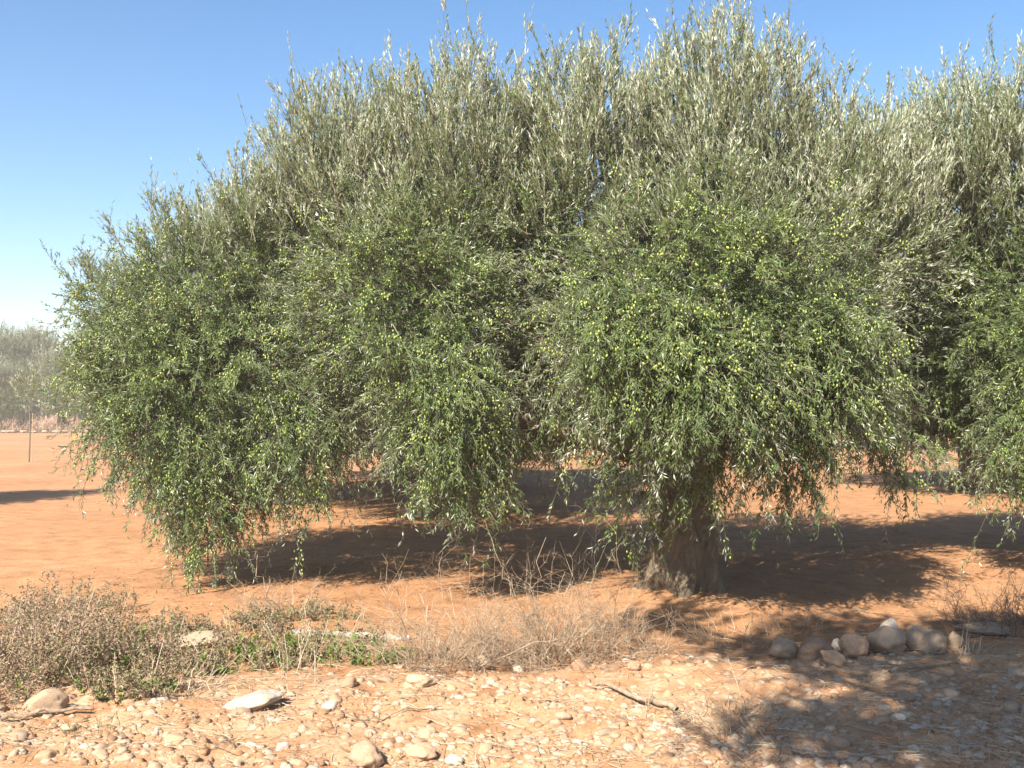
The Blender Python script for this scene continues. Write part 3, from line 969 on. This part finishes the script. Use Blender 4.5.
def weed_clump(seed, r_, ry, h, n, brown, green, dull=0, straw=6):
    """Dry stems with crumbling brown leaf and some green growth through them."""
    global rng
    rng = np.random.default_rng(seed)
    b = Buf()
    P, R = stems(n, r_, h, 0.7, K=6, arch=0.35, wig=0.06, ry=ry, r0=0.0022)
    V, q = tubes(P, R); b.add(V, q, 0, np.repeat(rng.random(n), 5 * 3))
    Q, RQ = side_stems(P, R, 6, h * 0.35)
    V, q = tubes(Q, RQ); b.add(V, q, 0, np.repeat(rng.random(len(Q)), 3 * 3))
    if brown:
        flakes(Q, brown, 0.018, 0.010, 1, b)
    if dull:
        flakes(Q, dull, 0.022, 0.010, 3, b)
    if green:
        m = max(30, int(n * 0.5))
        G, RG = stems(m, r_ * 0.9, h * 0.55, 0.8, K=5, arch=0.2, wig=0.06, ry=ry * 0.9)
        V, q = tubes(G, RG); b.add(V, q, 0, 0.2)
        flakes(G, green, 0.030, 0.016, 2, b, up=1.2)
    if straw:
        S, RS = stems(straw, r_, h * 1.25, 0.6, K=4, arch=0.2, wig=0.03, ry=ry, r0=0.003)
        V, q = tubes(S, RS); b.add(V, q, 4, np.repeat(rng.uniform(0.5, 1, straw), 3 * 3))
    return b.mesh("weed_clump", [M_WEEDSTEM, M_BROWN, M_GREEN, M_DULL, M_STRAW])


def grass_tuft(seed, r_, h, n, spread=1.0, arch=0.8, lean=(0, 0), mat=M_STRAW):
    global rng
    rng = np.random.default_rng(seed)
    b = Buf()
    P, R = stems(n, r_, h, spread, K=6, arch=arch, wig=0.03, r0=0.0022, lean=lean)
    V, q = tubes(P, R); b.add(V, q, 0, np.repeat(rng.random(n), 5 * 3))
    return b.mesh("grass_tuft", [mat])


def plant(name, me, px, py, label, cat, rotz=0.0, group=None):
    x, y = on_ground(px, py)
    return thing(name, label, cat, (x, y, float(gz(x, y))), rotz, group, me)


GW = "dry weeds on the left bank"
for i, (px, py, r_, ry, h, n, br, gr, du, lab) in enumerate([
    (-10, 690, 0.34, 0.4, 0.42, 90, 11, 10, 3, "brown pink dry weed clump cut by the left frame edge"),
    (55, 672, 0.36, 0.4, 0.46, 90, 12, 6, 3, "tall brownish dry weed clump behind the cream lump of stone"),
    (20, 640, 0.40, 0.4, 0.40, 80, 12, 0, 3, "brown dry weed clump at the back of the left bank"),
    (105, 668, 0.32, 0.35, 0.36, 70, 6, 40, 4, "half green weed clump right of the cream lump of stone"),
    (150, 640, 0.34, 0.3, 0.22, 54, 7, 20, 6, "low brown weed clump left of the weathered grey rock"),
    (215, 668, 0.34, 0.25, 0.26, 26, 2, 50, 6, "low green weed clump in front of the weathered grey rock"),
    (265, 655, 0.32, 0.25, 0.28, 26, 2, 56, 3, "green leafy weed clump above the bright white flat stone"),
    (320, 650, 0.32, 0.25, 0.24, 24, 1, 60, 2, "leafy green weed clump midway between white stone and thorny bush"),
    (372, 660, 0.28, 0.25, 0.27, 24, 1, 64, 2, "bright green weed clump touching the left of the thorny bush"),
    (270, 620, 0.30, 0.25, 0.20, 34, 3, 8, 4, "thin weed clump under the big tree's low left branches"),
    (178, 668, 0.30, 0.25, 0.19, 44, 9, 12, 4, "brown weed clump in front of the weathered grey rock, at its left"),
    (238, 636, 0.32, 0.25, 0.17, 44, 8, 6, 4, "brown dry weed clump right behind the weathered grey rock"),
    (300, 664, 0.30, 0.22, 0.16, 36, 6, 16, 4, "dry weed clump with green shoots above the tall bleached stalks"),
    (345, 641, 0.30, 0.2, 0.11, 34, 6, 10, 5, "low brown weed clump half covering the pale log"),
    (125, 690, 0.26, 0.2, 0.22, 46, 6, 18, 4, "low greenish weed clump left of the straw heap"),
    (75, 615, 0.40, 0.4, 0.24, 70, 5, 0, 5, "low dry weed clump at the far side of the left bank"),
    (330, 618, 0.25, 0.2, 0.14, 40, 2, 4, 3, "small sparse weed clump behind the pale log"),
]):
    plant("weed_clump", weed_clump(200 + i, r_, ry, h, n, br, gr, du), px, py, lab, "weeds", 0, GW)

plant("thorn_bush", thorn_bush(301, 0.32, 0.28, 0.62, 58, 9), 440, 668, "dry leafless thorny bush, broad left one of the tangled pair", "bush")
plant("thorn_bush", thorn_bush(302, 0.33, 0.28, 0.74, 66, 9), 560, 662, "dry leafless thorny bush with the tall arching canes, right one of the pair", "bush")
plant("thorn_bush", thorn_bush(304, 0.24, 0.22, 0.44, 40, 8), 500, 664, "low tangle of dry thorns filling the gap between the two bushes", "bush")
plant("thorn_bush", thorn_bush(303, 0.15, 0.15, 0.32, 16, 6), 648, 652, "thin shaded thorny bush in front of the big trunk", "bush")
plant("thorn_bush", thorn_bush(305, 0.20, 0.2, 0.45, 24, 6), 285, 616, "sparse bare thorny bush under the lowest left branch", "bush")
plant("thorn_bush", thorn_bush(306, 0.38, 0.3, 0.42, 90, 8, M_SHADE_TWIG), 1010, 632, "twiggy brush heap at the right frame edge, toned dark for shade", "bush")
plant("grass_tuft", grass_tuft(311, 0.24, 0.28, 260, 2.2, 1.0, (-0.5, 0)), 730, 722, "flattened heap of dry straw grass in the right foreground", "grass")
plant("grass_tuft", grass_tuft(312, 0.16, 0.22, 90, 2.4, 1.0, (0.5, 0)), 648, 716, "thin dry grass wisps beside the fallen stick", "grass")
plant("grass_tuft", grass_tuft(313, 0.26, 0.30, 190, 2.0, 0.9, (0.3, 0)), 178, 688, "heap of bleached straw left of the bright white stone", "grass")
plant("grass_tuft", grass_tuft(314, 0.20, 0.45, 16, 0.5, 0.2), 295, 682, "few tall bleached stalks standing beside the bright white stone", "grass")
plant("grass_tuft", grass_tuft(315, 0.05, 0.42, 7, 0.9, 0.3, (-0.3, 0)), 150, 672, "few slanting straw stalks over the low brown weeds", "grass")
plant("grass_tuft", grass_tuft(316, 0.14, 0.16, 60, 1.0, 0.5, mat=M_DULL), 92, 735, "dull green grass tuft in front of the cream lump", "grass")
plant("grass_tuft", grass_tuft(317, 0.30, 0.26, 60, 1.0, 0.5), 735, 640, "sparse dry grass right of the trunk in dappled shade", "grass")
plant("grass_tuft", grass_tuft(318, 0.25, 0.22, 40, 1.0, 0.5), 790, 628, "sparse dry grass behind the boulder heap", "grass")
plant("grass_tuft", grass_tuft(319, 0.14, 0.30, 60, 1.6, 0.7, (0.8, 0)), 975, 655, "dry stalks leaning beside the small upright tan block", "grass")


def stick(name, p0, p1, r0, r1, mat, label, cat, seed, lift=0.02, forks=0):
    (x0, y0), (x1, y1) = on_ground(*p0), on_ground(*p1)
    r_ = np.random.default_rng(seed)
    t = np.linspace(0, 1, 12)
    P = np.stack([x0 + (x1 - x0) * t, y0 + (y1 - y0) * t, np.zeros(12)], 1) + r_.normal(0, 0.006, (12, 3))
    P[:, 2] += gz(P[:, 0], P[:, 1]) + lift
    b = Buf()
    V, q = tubes(P[None], np.linspace(r0, r1, 12)[None], 8); b.add(V, q, 0, 0.5, True)
    for k in range(forks):
        i = int(r_.integers(3, 10)); d = nrm(P[i + 1] - P[i] + r_.normal(0, 0.02, 3)); ln = r_.uniform(0.08, 0.2)
        ts = np.linspace(0, 1, 4)
        V, q = tubes((P[i] + d * (ln * ts)[:, None])[None], np.linspace(r1, 0.002, 4)[None], 6); b.add(V, q, 0, 0.5, True)
    c = P.mean(0)
    b.V = [v - c for v in b.V]
    o = thing(name, label, cat, tuple(c), 0, None, b.mesh(name, [mat]))
    return o


stick("log", (292, 634), (408, 640), 0.026, 0.022, M_LOG, "pale grey weathered log lying behind the green weeds", "log", 1, 0.012)
stick("stick", (596, 690), (676, 716), 0.010, 0.016, M_STICK, "fallen brown stick lying beside the dry grass heap", "stick", 2, 0.03, 3)
stick("stick", (520, 700), (570, 703), 0.005, 0.004, M_STICK, "thin brown twig on the rubble below the thorny bush", "stick", 3, 0.02)
stick("stick", (348, 722), (440, 712), 0.004, 0.003, M_STICK, "long thin twig lying on the sunlit rubble, centre left", "stick", 4, 0.02)
stick("stick", (890, 676), (960, 668), 0.010, 0.007, M_STICK, "dark stick lying below the boulder heap in the shade", "stick", 5, 0.03)
stick("stick", (0, 722), (90, 716), 0.012, 0.008, M_STICK, "grey brown branch lying in front of the cream lump", "stick", 6, 0.03, 2)

# straw, leaf litter: strewn bits nobody could count
rng = np.random.default_rng(55)
m = 5200
px, py = rng.uniform(-40, 1064, m), 610 + 165 * rng.random(m)
u, v = (px - 512) / F, (384 - py) / F
k = -CAM_H / (sp + v * cp)
x, y = u * k, (cp - v * sp) * k
den = vn(x * 1.6, y * 1.6, 21) + 0.5
kp = rng.random(m) < den * 1.1
x, y = x[kp], y[kp]
a = rng.uniform(0, 2 * PI, len(x)); L = rng.uniform(0.02, 0.14, len(x))
t = np.linspace(-0.5, 0.5, 3)
Px = x[:, None] + np.cos(a)[:, None] * L[:, None] * t; Py = y[:, None] + np.sin(a)[:, None] * L[:, None] * t
Pz = gz(Px, Py) + 0.006 + rng.random((len(x), 1)) * 0.02
lb_ = Buf()
V, q = tubes(np.stack([Px, Py, Pz], -1), np.full((len(x), 3), 0.0016)); lb_.add(V, q, 0, np.repeat(rng.random(len(x)), 6))
x, y = rng.uniform(-4, 6, 6000), rng.uniform(6.5, 13, 6000)
den = vn(x * 0.9, y * 0.9, 31) + 0.5
kp = rng.random(6000) < den
x, y = x[kp], y[kp]; n = len(x)
V, f = leaves(np.stack([x, y, gz(x, y) + 0.006], 1), rvec(n) * [1, 1, 0.15], rvec(n) * 0.3 + [0, 0, 1], rng.uniform(0.03, 0.06, n), rng.uniform(0.008, 0.014, n))
lb_.add(V, f, 1)
lo = link("plant_litter", lb_.mesh("plant_litter", [M_STRAW, M_BROWN]))
lo["kind"] = "stuff"; lo["label"] = "straw bits and fallen dry leaves on the ground"; lo["category"] = "litter"

# dry grass strip and pale stones at the foot of the far trees
rng = np.random.default_rng(66)
n = 9000
x = rng.uniform(-52, -18, n); y = 71 + rng.normal(0, 0.8, n)
P = np.stack([x, y, np.full(n, -0.05)], 1)[:, None] + np.array([0.1, 0.1, 0.28])[None, None] * np.linspace(0, 1.3, 3)[None, :, None] * rng.uniform(0.4, 1.3, (n, 1, 1))
P += np.cumsum(rng.normal(0, 0.2, (n, 3, 3)), 1)
b = Buf(); V, q = tubes(P, np.array([0.02, 0.016, 0.008])[None] * np.ones((n, 1))); b.add(V, q, 0, np.repeat(rng.random(n), 6))
o = link("dry_grass", b.mesh("dry_grass", [M_BROWN])); o["kind"] = "stuff"; o["label"] = "band of dry grass at the foot of the far trees"; o["category"] = "grass"
for i in range(9):
    px = 2 + i * 10.5 + rng.normal(0, 2)
    p = at(px, 432, 69.5)
    o = thing("stone", "pale stone in the low line below the far trees", "stone", (p[0], 69.5, 0.12), rng.uniform(0, 6), "pale stones below the far trees", shapes["pale"][i % 5])
    o.scale = (0.26, 0.22, 0.09)

# ------------------------------------------------------------------ the dusty air between here and the far trees
bm = bmesh.new()
bmesh.ops.create_cube(bm, size=1.0)
bmesh.ops.scale(bm, vec=(260, 260, 16), verts=bm.verts)
me = bpy.data.meshes.new("haze"); bm.to_mesh(me); bm.free()
hm, nt, out = new_mat("haze")
pv = nt.nodes.new("ShaderNodeVolumePrincipled")
pv.inputs["Color"].default_value = (1.0, 0.98, 0.93, 1)
pv.inputs["Density"].default_value = 0.0019
pv.inputs["Anisotropy"].default_value = 0.2
nt.links.new(pv.outputs[0], out.inputs["Volume"])
me.materials.append(hm)
hz = link("haze", me, None, (0, 60, 5.5))
hz["kind"] = "stuff"
